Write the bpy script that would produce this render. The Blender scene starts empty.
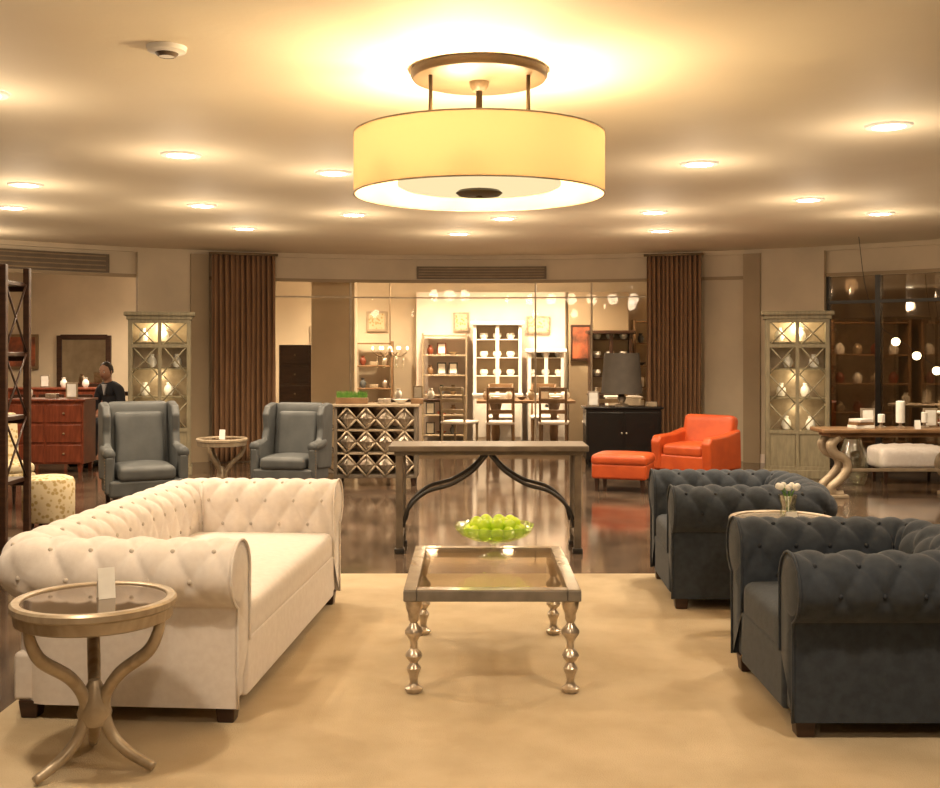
import bpy, bmesh, math, random, bisect
from mathutils import Vector, Matrix
random.seed(7)
pi=math.pi
scene=bpy.context.scene
COL=scene.collection

# ------------------------------------------------------------------ materials
def mat(name,c,rough=.5,metal=0,c2=None,nscale=8,bump=0,bscale=60,trans=0,emis=None,estr=0,sheen=0,stretch=None,coat=0,ior=1.45):
    m=bpy.data.materials.new(name); m.use_nodes=True
    nt=m.node_tree; b=nt.nodes['Principled BSDF']
    b.inputs['Base Color'].default_value=(*c,1)
    b.inputs['Roughness'].default_value=rough
    b.inputs['Metallic'].default_value=metal
    b.inputs['Transmission Weight'].default_value=trans
    b.inputs['Sheen Weight'].default_value=sheen
    b.inputs['Coat Weight'].default_value=coat
    b.inputs['IOR'].default_value=ior
    if emis:
        b.inputs['Emission Color'].default_value=(*emis,1); b.inputs['Emission Strength'].default_value=estr
    tc=nt.nodes.new('ShaderNodeTexCoord')
    mp=nt.nodes.new('ShaderNodeMapping'); nt.links.new(tc.outputs['Object'],mp.inputs['Vector'])
    if stretch: mp.inputs['Scale'].default_value=stretch
    if c2 is None: c2=tuple(x*.85 for x in c)
    n=nt.nodes.new('ShaderNodeTexNoise'); n.inputs['Scale'].default_value=nscale; n.inputs['Detail'].default_value=5
    nt.links.new(mp.outputs['Vector'],n.inputs['Vector'])
    r=nt.nodes.new('ShaderNodeValToRGB')
    r.color_ramp.elements[0].position=.35; r.color_ramp.elements[0].color=(*c2,1)
    r.color_ramp.elements[1].position=.65; r.color_ramp.elements[1].color=(*c,1)
    nt.links.new(n.outputs['Fac'],r.inputs['Fac']); nt.links.new(r.outputs['Color'],b.inputs['Base Color'])
    if bump:
        n2=nt.nodes.new('ShaderNodeTexNoise'); n2.inputs['Scale'].default_value=bscale; n2.inputs['Detail'].default_value=3
        nt.links.new(mp.outputs['Vector'],n2.inputs['Vector'])
        bp=nt.nodes.new('ShaderNodeBump'); bp.inputs['Strength'].default_value=bump; bp.inputs['Distance'].default_value=.01
        nt.links.new(n2.outputs['Fac'],bp.inputs['Height']); nt.links.new(bp.outputs['Normal'],b.inputs['Normal'])
    return m
def emit(name,c,s):
    m=bpy.data.materials.new(name); m.use_nodes=True; nt=m.node_tree; nt.nodes.clear()
    e=nt.nodes.new('ShaderNodeEmission'); e.inputs['Color'].default_value=(*c,1); e.inputs['Strength'].default_value=s
    o=nt.nodes.new('ShaderNodeOutputMaterial'); nt.links.new(e.outputs[0],o.inputs[0]); return m
def clearglass(name,tint=(1,1,1),gl=.12,gc=(1,1,1),ro=.03):
    m=bpy.data.materials.new(name); m.use_nodes=True; nt=m.node_tree; nt.nodes.clear()
    t=nt.nodes.new('ShaderNodeBsdfTransparent'); t.inputs[0].default_value=(*tint,1)
    g=nt.nodes.new('ShaderNodeBsdfGlossy'); g.inputs['Roughness'].default_value=ro; g.inputs[0].default_value=(*gc,1)
    x=nt.nodes.new('ShaderNodeMixShader'); x.inputs[0].default_value=gl
    o=nt.nodes.new('ShaderNodeOutputMaterial')
    nt.links.new(t.outputs[0],x.inputs[1]); nt.links.new(g.outputs[0],x.inputs[2]); nt.links.new(x.outputs[0],o.inputs[0]); return m

M={}
M['ceil']=mat('ceiling_paint',(.80,.70,.53),.7,c2=(.74,.64,.48),nscale=.7,bump=.1,bscale=30)
M['wall']=mat('wall_paint',(.64,.53,.385),.7,nscale=1.5)
M['wall2']=mat('wall_paint_dark',(.38,.285,.18),.7,nscale=1.5)
M['white_wall']=mat('white_wall',(.80,.68,.59),.7,nscale=2)
M['floor']=mat('dark_marble_floor',(.13,.088,.06),.10,c2=(.045,.03,.02),nscale=2.2)
M['rug']=mat('rug_wool',(.51,.405,.265),.95,c2=(.43,.335,.21),nscale=3.0,bump=.5,bscale=220)
M['cream']=mat('cream_linen',(.78,.72,.67),.9,c2=(.73,.665,.615),nscale=30,bump=.15,bscale=400,sheen=.15)
M['creamb']=mat('cream_button',(.60,.53,.46),.8)
M['navy']=mat('navy_wool',(.037,.046,.060),.9,c2=(.026,.033,.045),nscale=25,bump=.2,bscale=350,sheen=.10)
M['navyb']=mat('navy_button',(.018,.022,.032),.7)
M['slate']=mat('slate_leather',(.098,.103,.103),.5,c2=(.074,.078,.078),nscale=6)
M['darkwood']=mat('dark_wood',(.06,.028,.016),.35,c2=(.03,.014,.009),nscale=5,stretch=(1,1,6))
M['champ']=mat('champagne_wood',(.46,.37,.26),.35,.25,c2=(.34,.265,.18),nscale=9,stretch=(1,5,1))
M['topinset']=mat('smoked_mirror',(.22,.16,.11),.06,.6,c2=(.17,.12,.08))
M['graywood']=mat('weathered_brown_gray_wood',(.19,.15,.11),.4,c2=(.115,.09,.065),nscale=7,stretch=(1,8,1))
M['cabwood']=mat('gray_washed_wood',(.27,.23,.145),.55,c2=(.195,.165,.105),nscale=6,stretch=(4,1,1))
M['tabletop']=mat('silver_leaf_frame',(.55,.48,.39),.16,.45,c2=(.46,.39,.31),nscale=9)
M['tableglass']=clearglass('table_glass',(.95,.90,.82),.26,(.9,.85,.78),.04)
M['tableedge']=mat('taupe_edge',(.25,.22,.19),.35,.3,c2=(.18,.16,.135),nscale=12)
M['silver']=mat('antique_silver',(.62,.53,.43),.28,.7,c2=(.40,.33,.25),nscale=25)
M['iron']=mat('dark_iron',(.06,.055,.05),.45,.7)
M['bronze']=mat('bronze',(.26,.18,.10),.45,.5)
M['canopy']=mat('canopy_bronze',(.075,.046,.020),.5,.1)
M['curtain']=mat('brown_curtain',(.27,.15,.078),.85,c2=(.21,.115,.06),nscale=4,stretch=(6,6,.6))
M['orange']=mat('orange_leather',(.52,.085,.018),.42,c2=(.42,.062,.014),nscale=6)
M['black']=mat('black_lacquer',(.012,.011,.010),.25)
M['redwood']=mat('red_mahogany',(.24,.06,.028),.3,c2=(.14,.034,.017),nscale=5,stretch=(6,1,1))
M['white']=mat('white_paint',(.86,.82,.76),.5)
M['paper']=mat('paper',(.9,.88,.82),.8)
M['mirror']=mat('mirror',(.75,.70,.62),.04,1)
M['lime']=mat('lime_green',(.55,.70,.03),.25,c2=(.40,.58,.02),nscale=14,emis=(.5,.75,.02),estr=.08)  # slight glow added to brighten the green; the apples are no lamp
M['leaf']=mat('leaf',(.12,.28,.03),.6,c2=(.06,.16,.02),nscale=20)
M['basket']=mat('wood_mid',(.26,.15,.075),.35,c2=(.17,.095,.045),nscale=6,stretch=(1,6,1))
M['vent']=mat('vent_metal',(.14,.10,.065),.5,.3)
M['suit']=mat('suit_cloth',(.03,.032,.04),.85)
M['skin']=mat('skin',(.50,.28,.19),.55)
M['hair']=mat('hair',(.03,.02,.015),.6)
M['shirt']=mat('shirt',(.6,.6,.63),.8)
M['grayshade']=mat('gray_shade',(.10,.085,.07),.8)
M['art']=mat('art_canvas',(.45,.12,.05),.6,c2=(.05,.03,.02),nscale=4)
M['glass']=clearglass('window_glass',(.98,.96,.92),.012)
M['nightglass']=clearglass('night_window_glass',(.44,.38,.31),.20,(.8,.72,.62))
M['vglass']=clearglass('vase_glass',(.93,.95,.9),.22)
M['lglass']=clearglass('lime_tinted_glass',(.80,.93,.45),.22)
M['lamp_on']=emit('downlight_glow',(1,.90,.70),26)
M['bulb']=emit('bulb_glow',(1,.78,.45),7)
M['cablit']=emit('cabinet_interior_light',(1,.78,.42),3)
M['diff']=emit('lamp_diffuser',(1,.80,.44),1.0)
def pattern(name,a,b,sc):
    m=mat(name,a,.9); nt=m.node_tree; bs=nt.nodes['Principled BSDF']
    v=nt.nodes.new('ShaderNodeTexVoronoi'); v.inputs['Scale'].default_value=sc
    tc=nt.nodes.new('ShaderNodeTexCoord'); nt.links.new(tc.outputs['Object'],v.inputs['Vector'])
    r=nt.nodes.new('ShaderNodeValToRGB')
    r.color_ramp.elements[0].color=(*b,1); r.color_ramp.elements[0].position=.3; r.color_ramp.elements[1].color=(*a,1); r.color_ramp.elements[1].position=.45
    nt.links.new(v.outputs['Distance'],r.inputs['Fac']); nt.links.new(r.outputs['Color'],bs.inputs['Base Color']); return m
M['floral']=pattern('floral_fabric',(.62,.52,.34),(.40,.29,.12),24)
def shade_mat():
    m=bpy.data.materials.new('drum_shade_fabric'); m.use_nodes=True; nt=m.node_tree; nt.nodes.clear()
    t=nt.nodes.new('ShaderNodeBsdfTranslucent'); t.inputs[0].default_value=(.84,.53,.27,1)
    d=nt.nodes.new('ShaderNodeBsdfDiffuse'); d.inputs[0].default_value=(.64,.45,.27,1)
    x=nt.nodes.new('ShaderNodeMixShader'); x.inputs[0].default_value=.86
    o=nt.nodes.new('ShaderNodeOutputMaterial')
    nt.links.new(t.outputs[0],x.inputs[1]); nt.links.new(d.outputs[0],x.inputs[2])
    nt.links.new(x.outputs[0],o.inputs[0]); return m
M['shade']=shade_mat()

# ------------------------------------------------------------------ helpers
def grp(name,loc=(0,0,0),rz=0,sc=1):
    e=bpy.data.objects.new(name,None); e.empty_display_size=.1
    e.location=loc; e.rotation_euler=(0,0,math.radians(rz)); e.scale=(sc,sc,sc); COL.objects.link(e); return e
def mk(name,vs,fs,m,parent=None,smooth=False,wn=False):
    me=bpy.data.meshes.new(name); me.from_pydata([tuple(v) for v in vs],[],fs); me.update()
    bm=bmesh.new(); bm.from_mesh(me); bmesh.ops.recalc_face_normals(bm,faces=bm.faces); bm.to_mesh(me); bm.free()
    return fin(name,me,m,parent,smooth,wn)
def fin(name,me,m,parent,smooth,wn=False):
    me.materials.append(M[m] if isinstance(m,str) else m)
    if smooth:
        for p in me.polygons: p.use_smooth=True
    o=bpy.data.objects.new(name,me); COL.objects.link(o)
    if parent: o.parent=parent
    if wn:
        w=o.modifiers.new('wn','WEIGHTED_NORMAL'); w.keep_sharp=True
    return o
def box(name,c,s,m,parent=None,bev=.006,rot=(0,0,0),seg=2,taper=1):
    bm=bmesh.new(); bmesh.ops.create_cube(bm,size=1)
    for v in bm.verts:
        k=taper if v.co.z<0 else 1
        v.co=Vector((v.co.x*s[0]*k,v.co.y*s[1]*k,v.co.z*s[2]))
    if bev>0:
        b=min(bev,min(s)*.45)
        bmesh.ops.bevel(bm,geom=bm.edges[:],offset=b,segments=seg,profile=.5,affect='EDGES')
    me=bpy.data.meshes.new(name); bm.to_mesh(me); bm.free()
    o=fin(name,me,m,parent,bev>0,bev>0)
    o.location=c; o.rotation_euler=tuple(math.radians(a) for a in rot); return o
def cushion(name,c,s,m,parent=None,r=.05,crown=.02,rot=(0,0,0),cuts=13,tuft=None):
    bm=bmesh.new(); bmesh.ops.create_cube(bm,size=2)
    bmesh.ops.subdivide_edges(bm,edges=bm.edges[:],cuts=cuts,use_grid_fill=True)
    h=Vector(s)/2; r=min(r,min(h)*.98)
    for v in bm.verts:
        t=Vector([math.sin(a*pi/2) for a in v.co]); p=Vector([t[i]*h[i] for i in range(3)])
        core=Vector([max(-(h[i]-r),min(h[i]-r,p[i])) for i in range(3)])
        d=p-core
        if d.length>1e-6: p=core+d.normalized()*r
        k=(1-t.x**2)*(1-t.y**2)
        if t.z>0: p.z+=crown*k
        if tuft and t.z>.5:
            a=p.x/tuft+p.y/tuft; b=p.x/tuft-p.y/tuft
            p.z-=.03*(1-(abs(math.sin(pi*a)*math.sin(pi*b)))**.35)
        v.co=p
    me=bpy.data.meshes.new(name); bm.to_mesh(me); bm.free()
    o=fin(name,me,m,parent,True); o.location=c; o.rotation_euler=tuple(math.radians(a) for a in rot); return o
def lathe(name,prof,m,parent=None,loc=(0,0,0),seg=32,fn=None):
    vs=[];fs=[];n=len(prof)
    for i in range(seg):
        a=2*pi*i/seg
        for r,z in prof:
            rr=r*(fn(a,r,z) if fn else 1)
            vs.append((rr*math.cos(a),rr*math.sin(a),z))
    for i in range(seg):
        j=(i+1)%seg
        for k in range(n-1): fs.append((i*n+k,j*n+k,j*n+k+1,i*n+k+1))
    me=bpy.data.meshes.new(name); me.from_pydata(vs,[],fs)
    bm=bmesh.new(); bm.from_mesh(me); bmesh.ops.remove_doubles(bm,verts=bm.verts,dist=1e-5)
    bmesh.ops.recalc_face_normals(bm,faces=bm.faces); bm.to_mesh(me); bm.free()
    o=fin(name,me,m,parent,True); o.location=loc
    try: me.set_sharp_from_angle(angle=math.radians(40))
    except Exception: pass
    return o
def catmull(P,n=8):
    P=[Vector(p) for p in P]; Q=[P[0]*2-P[1]]+P+[P[-1]*2-P[-2]]; out=[]
    for i in range(1,len(Q)-2):
        for k in range(n):
            t=k/n; a,b,c,d=Q[i-1],Q[i],Q[i+1],Q[i+2]
            out.append(.5*((2*b)+(c-a)*t+(2*a-5*b+4*c-d)*t*t+(3*b-a-3*c+d)*t**3))
    out.append(P[-1]); return out
def tube(name,pts,rad,m,parent=None,seg=10,smooth_n=0,flat=1,closed=False):
    if smooth_n: pts=catmull(pts,smooth_n)
    pts=[Vector(p) for p in pts]; N=len(pts)
    vs=[];fs=[]; up=None
    for i,p in enumerate(pts):
        t=(pts[min(i+1,N-1)]-pts[max(i-1,0)]).normalized()
        if up is None:
            up=Vector((0,0,1)) if abs(t.z)<.9 else Vector((0,1,0))
        up=(up-t*up.dot(t)).normalized(); sd=t.cross(up)
        if isinstance(rad,(int,float)): r=rad
        else:
            f=i/(N-1)*(len(rad)-1); k=min(int(f),len(rad)-2); r=rad[k]+(rad[k+1]-rad[k])*(f-k)
        for j in range(seg):
            a=2*pi*j/seg; vs.append(p+up*math.cos(a)*r+sd*math.sin(a)*r*flat)
    for i in range(N-1):
        for j in range(seg):
            k=(j+1)%seg; fs.append((i*seg+j,i*seg+k,(i+1)*seg+k,(i+1)*seg+j))
    fs.append(tuple(range(seg))); fs.append(tuple((N-1)*seg+j for j in range(seg)))
    return mk(name,vs,fs,m,parent,True)
def prism(name,pts,axis,t0,t1,m,parent=None,bev=.01,seg=3):
    bm=bmesh.new()
    def P(a,b,t): return (a,t,b) if axis=='y' else ((t,a,b) if axis=='x' else (a,b,t))
    A=[bm.verts.new(P(a,b,t0)) for a,b in pts]; B=[bm.verts.new(P(a,b,t1)) for a,b in pts]
    n=len(pts); bm.faces.new(A); bm.faces.new(B[::-1])
    for i in range(n): bm.faces.new((A[i],B[i],B[(i+1)%n],A[(i+1)%n]))
    bmesh.ops.recalc_face_normals(bm,faces=bm.faces)
    if bev:
        bmesh.ops.bevel(bm,geom=bm.edges[:],offset=bev,segments=seg,profile=.5,affect='EDGES')
    me=bpy.data.meshes.new(name); bm.to_mesh(me); bm.free()
    return fin(name,me,m,parent,True,True)
def ball(name,c,r,m,parent=None,sc=(1,1,1),seg=16):
    bm=bmesh.new(); bmesh.ops.create_uvsphere(bm,u_segments=seg,v_segments=max(6,seg//2),radius=r)
    for v in bm.verts: v.co=Vector((v.co.x*sc[0],v.co.y*sc[1],v.co.z*sc[2]))
    me=bpy.data.meshes.new(name); bm.to_mesh(me); bm.free()
    o=fin(name,me,m,parent,True); o.location=c; return o
def balls(name,cs,r,m,parent=None,seg=8):
    bm=bmesh.new()
    for c in cs: bmesh.ops.create_uvsphere(bm,u_segments=seg,v_segments=max(6,seg//2),radius=r,matrix=Matrix.Translation(c))
    me=bpy.data.meshes.new(name); bm.to_mesh(me); bm.free()
    return fin(name,me,m,parent,True)
def light(kind,e,c,loc,parent,size=.08,**k):
    l=bpy.data.lights.new('light_source',kind); l.energy=e; l.color=c; l.shadow_soft_size=size
    for a,b in k.items(): setattr(l,a,b)
    o=bpy.data.objects.new('light_source',l); COL.objects.link(o); o.parent=parent; o.location=loc; return o

# ------------------------------------------------------------------ room shell
H=2.9
box('floor',(0,8.75,-.05),(18.4,20.7,.1),'floor',bev=0)
box('ceiling',(0,8.75,H+.05),(18.4,20.7,.1),'ceil',bev=0)
box('wall_left',(-9.1,8.75,H/2),(.2,20.7,H),'wall',bev=0)
box('wall_right',(9.1,8.75,H/2),(.2,20.7,H),'wall',bev=0)
box('wall_back',(0,19.0,H/2),(18,.2,H),'wall',bev=0)
box('wall_front',(0,-1.5,H/2),(18,.2,H),'wall',bev=0)
CY=7.55; R=8.45
def arcY(X,r=R): return CY+math.sqrt(max(0.01,r*r-X*X))
def arc_wall(name,X0,X1,z0,z1,m,r0=R,th=.15,parent=None,seg=None):
    a0=math.asin(X0/r0); a1=math.asin(X1/r0); n=seg or max(2,int(abs(a1-a0)/.04)); vs=[];fs=[]
    for i in range(n+1):
        a=a0+(a1-a0)*i/n
        for r in (r0,r0+th):
            for z in (z0,z1): vs.append((r*math.sin(a),CY+r*math.cos(a),z))
    for i in range(n):
        b=i*4;c=b+4
        fs+=[(b,c,c+1,b+1),(b+2,b+3,c+3,c+2),(b,b+2,c+2,c),(b+1,c+1,c+3,b+3)]
    fs+=[(0,1,3,2),(n*4,n*4+2,n*4+3,n*4+1)]
    return mk(name,vs,fs,m,parent)
arc_wall('wall_header',-8.2,8.2,2.52,H,'wall')
arc_wall('trim_1',-8.2,8.2,2.84,H,'wall',r0=R-.06,th=.06)
arc_wall('trim_2',-8.2,8.2,2.50,2.545,'wall2',r0=R-.03,th=.03)
arc_wall('wall_panel_left',-4.42,-2.85,0,2.52,'wall')
arc_wall('wall_panel_right',2.6,4.68,0,2.52,'wall')
arc_wall('wall_far_right',7.2,8.2,0,2.52,'wall')
for i,(x,w) in enumerate([(-3.68,.22),(3.82,.2)]):
    arc_wall('trim_pilaster_%d'%(i+1),x-w/2,x+w/2,0,2.84,'wall2',r0=R-.14,th=.139)
arc_wall('wall_pier_left',-4.42,-3.80,0,2.84,'wall',r0=R-.10,th=.099)
arc_wall('wall_pier_right',3.93,4.66,0,2.84,'wall',r0=R-.10,th=.099)
arc_wall('baseboard_left',-4.42,-3.8,0,.12,'white_wall',r0=R-.12,th=.018)
arc_wall('baseboard_right',3.93,4.66,0,.12,'white_wall',r0=R-.12,th=.018)
w=grp('window_1')
arc_wall('pane',-2.84,2.59,.06,2.5,'glass',r0=R+.06,th=.012,parent=w)
arc_wall('sill',-2.84,2.59,0,.06,'bronze',r0=R+.03,th=.07,parent=w)
for x in (-1.72,.95,1.75):
    arc_wall('mullion',x-.012,x+.012,.06,2.5,'champ',r0=R+.04,th=.05,parent=w)
arc_wall('transom',-2.84,2.59,2.28,2.30,'champ',r0=R+.04,th=.05,parent=w)
w=grp('window_2')
arc_wall('pane',4.69,7.19,.12,2.5,'nightglass',r0=R+.06,th=.02,parent=w)
arc_wall('sill',4.69,7.19,0,.12,'iron',r0=R,th=.12,parent=w)
for x in (4.72,5.25,6.1,7.16):
    arc_wall('mullion',x-.025,x+.025,.12,2.5,'iron',r0=R+.0,th=.06,parent=w)
arc_wall('rail',4.69,7.19,2.14,2.18,'iron',r0=R+.0,th=.05,parent=w)
box('wall_partition_side',(3.6,17.3,1.45),(.12,3.2,2.9),'wall2',bev=0)
def vent(X0,X1,z0,z1):
    g=grp('air_vent')
    arc_wall('frame',X0,X1,z0,z1,'vent',r0=R-.04,th=.039,parent=g)
    for k in range(4):
        z=z0+.03+(z1-z0-.06)*k/3
        arc_wall('slat',X0+.03,X1-.03,z-.007,z+.007,'bronze',r0=R-.055,th=.015,parent=g)
vent(-.77,1.1,2.56,2.74); vent(-6.1,-4.75,2.55,2.79)
cushion('area_rug',(.18,5.0,.006),(4.3,4.96,.012),'rug',None,r=.005,crown=0)

def curtain(X0,X1):
    n=200; vs=[];fs=[]
    rows=14
    for k in range(rows+1):
        z=.01+2.82*k/rows
        for i in range(n+1):
            f=i/n; X=X0+(X1-X0)*f
            off=.032*math.sin(f*2*pi*12+.25*math.sin(k*.5))+.012*math.sin(f*57+k*.3)
            vs.append((X,arcY(X,R-.30)+off,z))
    for k in range(rows):
        for i in range(n):
            a=k*(n+1)+i; fs.append((a,a+1,a+n+2,a+n+1))
    g=grp('curtain'); o=mk('drape',vs,fs,'curtain',g,True)
    s=o.modifiers.new('s','SOLIDIFY'); s.thickness=.006
    Y0=arcY(X0,R-.30);Y1=arcY(X1,R-.30)
    tube('rod',[(X0-.04,Y0,2.845),(X1+.04,Y1,2.845)],.018,'bronze',g)
curtain(-3.50,-2.70); curtain(2.46,3.16)

# ------------------------------------------------------------------ downlights
WARM=(1,.79,.55)
def downlight(X,Y,e=160,p=.085):
    g=grp('recessed_downlight',(X,Y,H))
    lathe('trim_ring',[(.085,-.002),(.10,-.016),(.135,-.014),(.145,-.001)],'white',g,seg=24)
    lathe('lens',[(0,-.014),(.10,-.014),(.10,-.004)],'lamp_on',g,seg=24)
    light('SPOT',e,WARM,(0,0,-.04),g,.08,spot_size=math.radians(150),spot_blend=.8)
    light('POINT',e*p,WARM,(0,0,-.42),g,.1)  # unseen point light added below the fixture for a glow on the ceiling
for X,Y in [(-3.67,9.08),(-4.39,10.54),(-2.02,7.69),(-2.53,10.39),(-2.53,12.35),(-1.05,8.47),(-1.17,11.08),(-.13,12.9),(.35,11.4),
            (1.82,10.9),(2.18,12.6),(1.68,8.06),(3.07,9.98),(4.1,11.0),(2.55,6.7),(-2.6,5.85),
            (-1.6,3.2),(1.6,3.2),(0,1.0),(4.6,8.2),(-5.6,12.6)]:  # this last row is added out of view as general fill
    downlight(X,Y)
for X,Y in [(-6.2,16.2),(-5.0,17.5),(-2.2,17.6),(-.6,17.3),(.6,17.3),(1.6,17.4)]:
    downlight(X,Y,330,.06)
downlight(5.6,16.2,330); downlight(7.3,15.6,330)  # lamps added to brighten the made-up room behind the right window
g=grp('smoke_detector',(-1.37,4.97,H))
lathe('body',[(0,-.045),(.035,-.044),(.05,-.03),(.085,-.022),(.09,-.001)],'white',g,seg=24)
lathe('grille',[(.036,-.046),(.05,-.034),(.052,-.03)],'vent',g,seg=24)

# ------------------------------------------------------------------ drum pendant
g=grp('drum_pendant_light',(.045,5.4,0))
lathe('canopy',[(0,2.845),(.29,2.845),(.325,2.855),(.335,2.87),(.335,2.899)],'canopy',g,seg=64)
lathe('canopy_boss',[(0,2.80),(.03,2.80),(.045,2.82),(.05,2.846)],'canopy',g)
tube('stem',[(0,0,2.80),(0,0,2.28)],.016,'canopy',g)
for k in range(3):
    a=math.radians(-90+120*k)+math.radians(60)
    x,y=.27*math.cos(a),.27*math.sin(a)
    tube('rod_%d'%k,[(x,y,2.85),(x,y,2.55)],.010,'canopy',g)
    tube('spider_%d'%k,[(0,0,2.555),(.605*math.cos(a),.605*math.sin(a),2.555)],.006,'bronze',g)
    bx,by=.2*math.cos(a+.6),.2*math.sin(a+.6)
    ball('bulb_%d'%k,(bx,by,2.41),.04,'bulb',g)
    light('POINT',56,(1,.77,.45),(bx,by,2.47),g,.05)
lathe('shade',[(.613,2.29),(.613,2.58)],'shade',g,seg=96)
lathe('rim_top',[(.608,2.576),(.616,2.576),(.616,2.583),(.608,2.583),(.608,2.576)],'champ',g,seg=96)
lathe('rim_bottom',[(.608,2.287),(.616,2.287),(.616,2.293),(.608,2.293),(.608,2.287)],'champ',g,seg=96)
lathe('diffuser',[(0,2.325),(.38,2.325),(.40,2.335),(.40,2.35)],'diff',g,seg=64)
lathe('finial',[(0,2.285),(.10,2.288),(.115,2.300),(.10,2.312),(0,2.316)],'canopy',g)

# ------------------------------------------------------------------ chesterfield
def chesterfield(name,loc,rz,L,D,fab,btn,zr=.605,ro=.138,seat=.43,nseat=1,inset=.045,amp=.030):
    g=grp(name,loc,rz)
    rc=.155; xf=D/2-.03; xb=-D/2+ro; yy=L/2-ro
    path=[];st=.014
    def line(p,q):
        n=max(1,int((Vector(q)-Vector(p)).length/st))
        for i in range(n): path.append(tuple(Vector(p).lerp(Vector(q),i/n)))
    line((xf,-yy),(xb+rc,-yy))
    for i in range(16):
        a=-pi/2-pi/2*i/16; path.append((xb+rc+rc*math.cos(a),-yy+rc+rc*math.sin(a)))
    line((xb,-yy+rc),(xb,yy-rc))
    for i in range(16):
        a=pi-pi/2*i/16; path.append((xb+rc+rc*math.cos(a),yy-rc+rc*math.sin(a)))
    line((xb+rc,yy),(xf,yy)); path.append((xf,yy))
    S=[0]
    for i in range(1,len(path)): S.append(S[-1]+math.dist(path[i],path[i-1]))
    T=S[-1]; su=T/round(T/.165)
    pr=[]
    a0=-70
    zj=zr+ro*math.sin(math.radians(a0))
    for z in (.065,.2,.35,zj-.012): pr.append((inset,z,1,0,-1,0))
    for k in range(52):
        th=math.radians(a0+(190-a0)*k/51)
        pr.append((ro*math.cos(th),zr+ro*math.sin(th),math.cos(th),math.sin(th),ro*math.radians((190-a0)*k/51),1))
    vend=pr[-1][4]; o0,z0=pr[-1][0],pr[-1][1]
    for k in range(1,17):
        f=k/16; z=z0+(.30-z0)*f; pr.append((o0,z,-1,0,vend+(z0-z),1))
    sv=.14; v0=.155
    vs=[];btnp=[]
    def outward(i):
        a=Vector(path[max(0,i-1)]); b=Vector(path[min(len(path)-1,i+1)]); t=(b-a).normalized(); return Vector((-t.y,t.x))
    for i,p in enumerate(path):
        n=outward(i)
        fe=min(1,min(S[i],T-S[i])/.05)
        for (o,z,no,nz,v,am) in pr:
            d=0
            if am:
                q=(v-v0)/sv; a=S[i]/su+q/2; b=S[i]/su-q/2
                h=(abs(math.sin(pi*a))*abs(math.sin(pi*b)))**.42
                fade=min(1,max(0,(v-.03)/.10))
                d=-amp*(1-h)*fade*fe + .008*fade*fe
            vs.append((p[0]+n.x*(o+no*d),p[1]+n.y*(o+no*d),z+nz*d))
    m=len(pr);fs=[]
    for i in range(len(path)-1):
        for k in range(m-1): fs.append((i*m+k,(i+1)*m+k,(i+1)*m+k+1,i*m+k+1))
    fs.append(tuple(range(m))); fs.append(tuple((len(path)-1)*m+k for k in range(m)))
    mk('back_and_arms',vs,fs,fab,g,True)
    bd=amp*.55
    for j in range(0,6):
        v=v0+j*sv
        if v>vend+.16: break
        u=(su if j%2==0 else su*.5)
        while u<T-.04:
            if u>.04:
                i=min(len(path)-1,bisect.bisect(S,u)); n=outward(i); p=path[i]
                if v<vend:
                    th=math.radians(a0)+v/ro; rr=ro-bd
                    btnp.append(Vector((p[0]+n.x*rr*math.cos(th),p[1]+n.y*rr*math.cos(th),zr+rr*math.sin(th))))
                else:
                    oo=o0+bd; btnp.append(Vector((p[0]+n.x*oo,p[1]+n.y*oo,z0-(v-vend))))
            u+=su
    balls('buttons',btnp,.011,btn,g)
    for s in (-1,1):
        pts=[(xf+.004,s*(yy+(o)),z) for (o,z,no,nz,v,am) in pr]
        tube('arm_piping',pts,.006,fab,g,seg=6)
        lo=lathe('arm_scroll',[(0,.014),(.07,.012),(.10,.005),(.112,0)],fab,g,seg=32)
        lo.rotation_euler=(0,pi/2,0); lo.location=(xf,s*yy,zr)
    i_=ro-inset
    xa=-D/2+i_+.03; xz=D/2-.05
    box('seat_base',((xa+xz)/2,0,.17),(xz-xa,L-2*i_-.04,.20),fab,g,bev=.02,seg=3)
    box('front_rail',(D/2-.075,0,.19),(.09,L-.50,.25),fab,g,bev=.02,seg=3)
    wc=L-4*ro+.02
    sw=wc/nseat
    for k in range(nseat):
        cushion('seat_cushion_%d'%(k+1),(.10,-wc/2+sw*(k+.5),(seat+.28)/2+.01),(D-.26,sw-.004,seat-.28+.02),fab,g,r=.045,crown=.025)
    for sx in (-1,1):
        for sy in (-1,1):
            box('foot',(D/2-.085 if sx>0 else -D/2+.19,sy*(L/2-.15),.038),(.085,.085,.076),'darkwood',g,bev=.006,taper=.8)
    return g
chesterfield('chesterfield_sofa',(-1.385,5.58,.012),-4,2.38,1.10,'cream','creamb',amp=.022)
chesterfield('chesterfield_armchair',(1.74,4.78,.012),180,1.18,1.02,'navy','navyb',zr=.585)
chesterfield('chesterfield_armchair',(1.68,6.88,.012),178,1.14,1.02,'navy','navyb',zr=.585)

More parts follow.
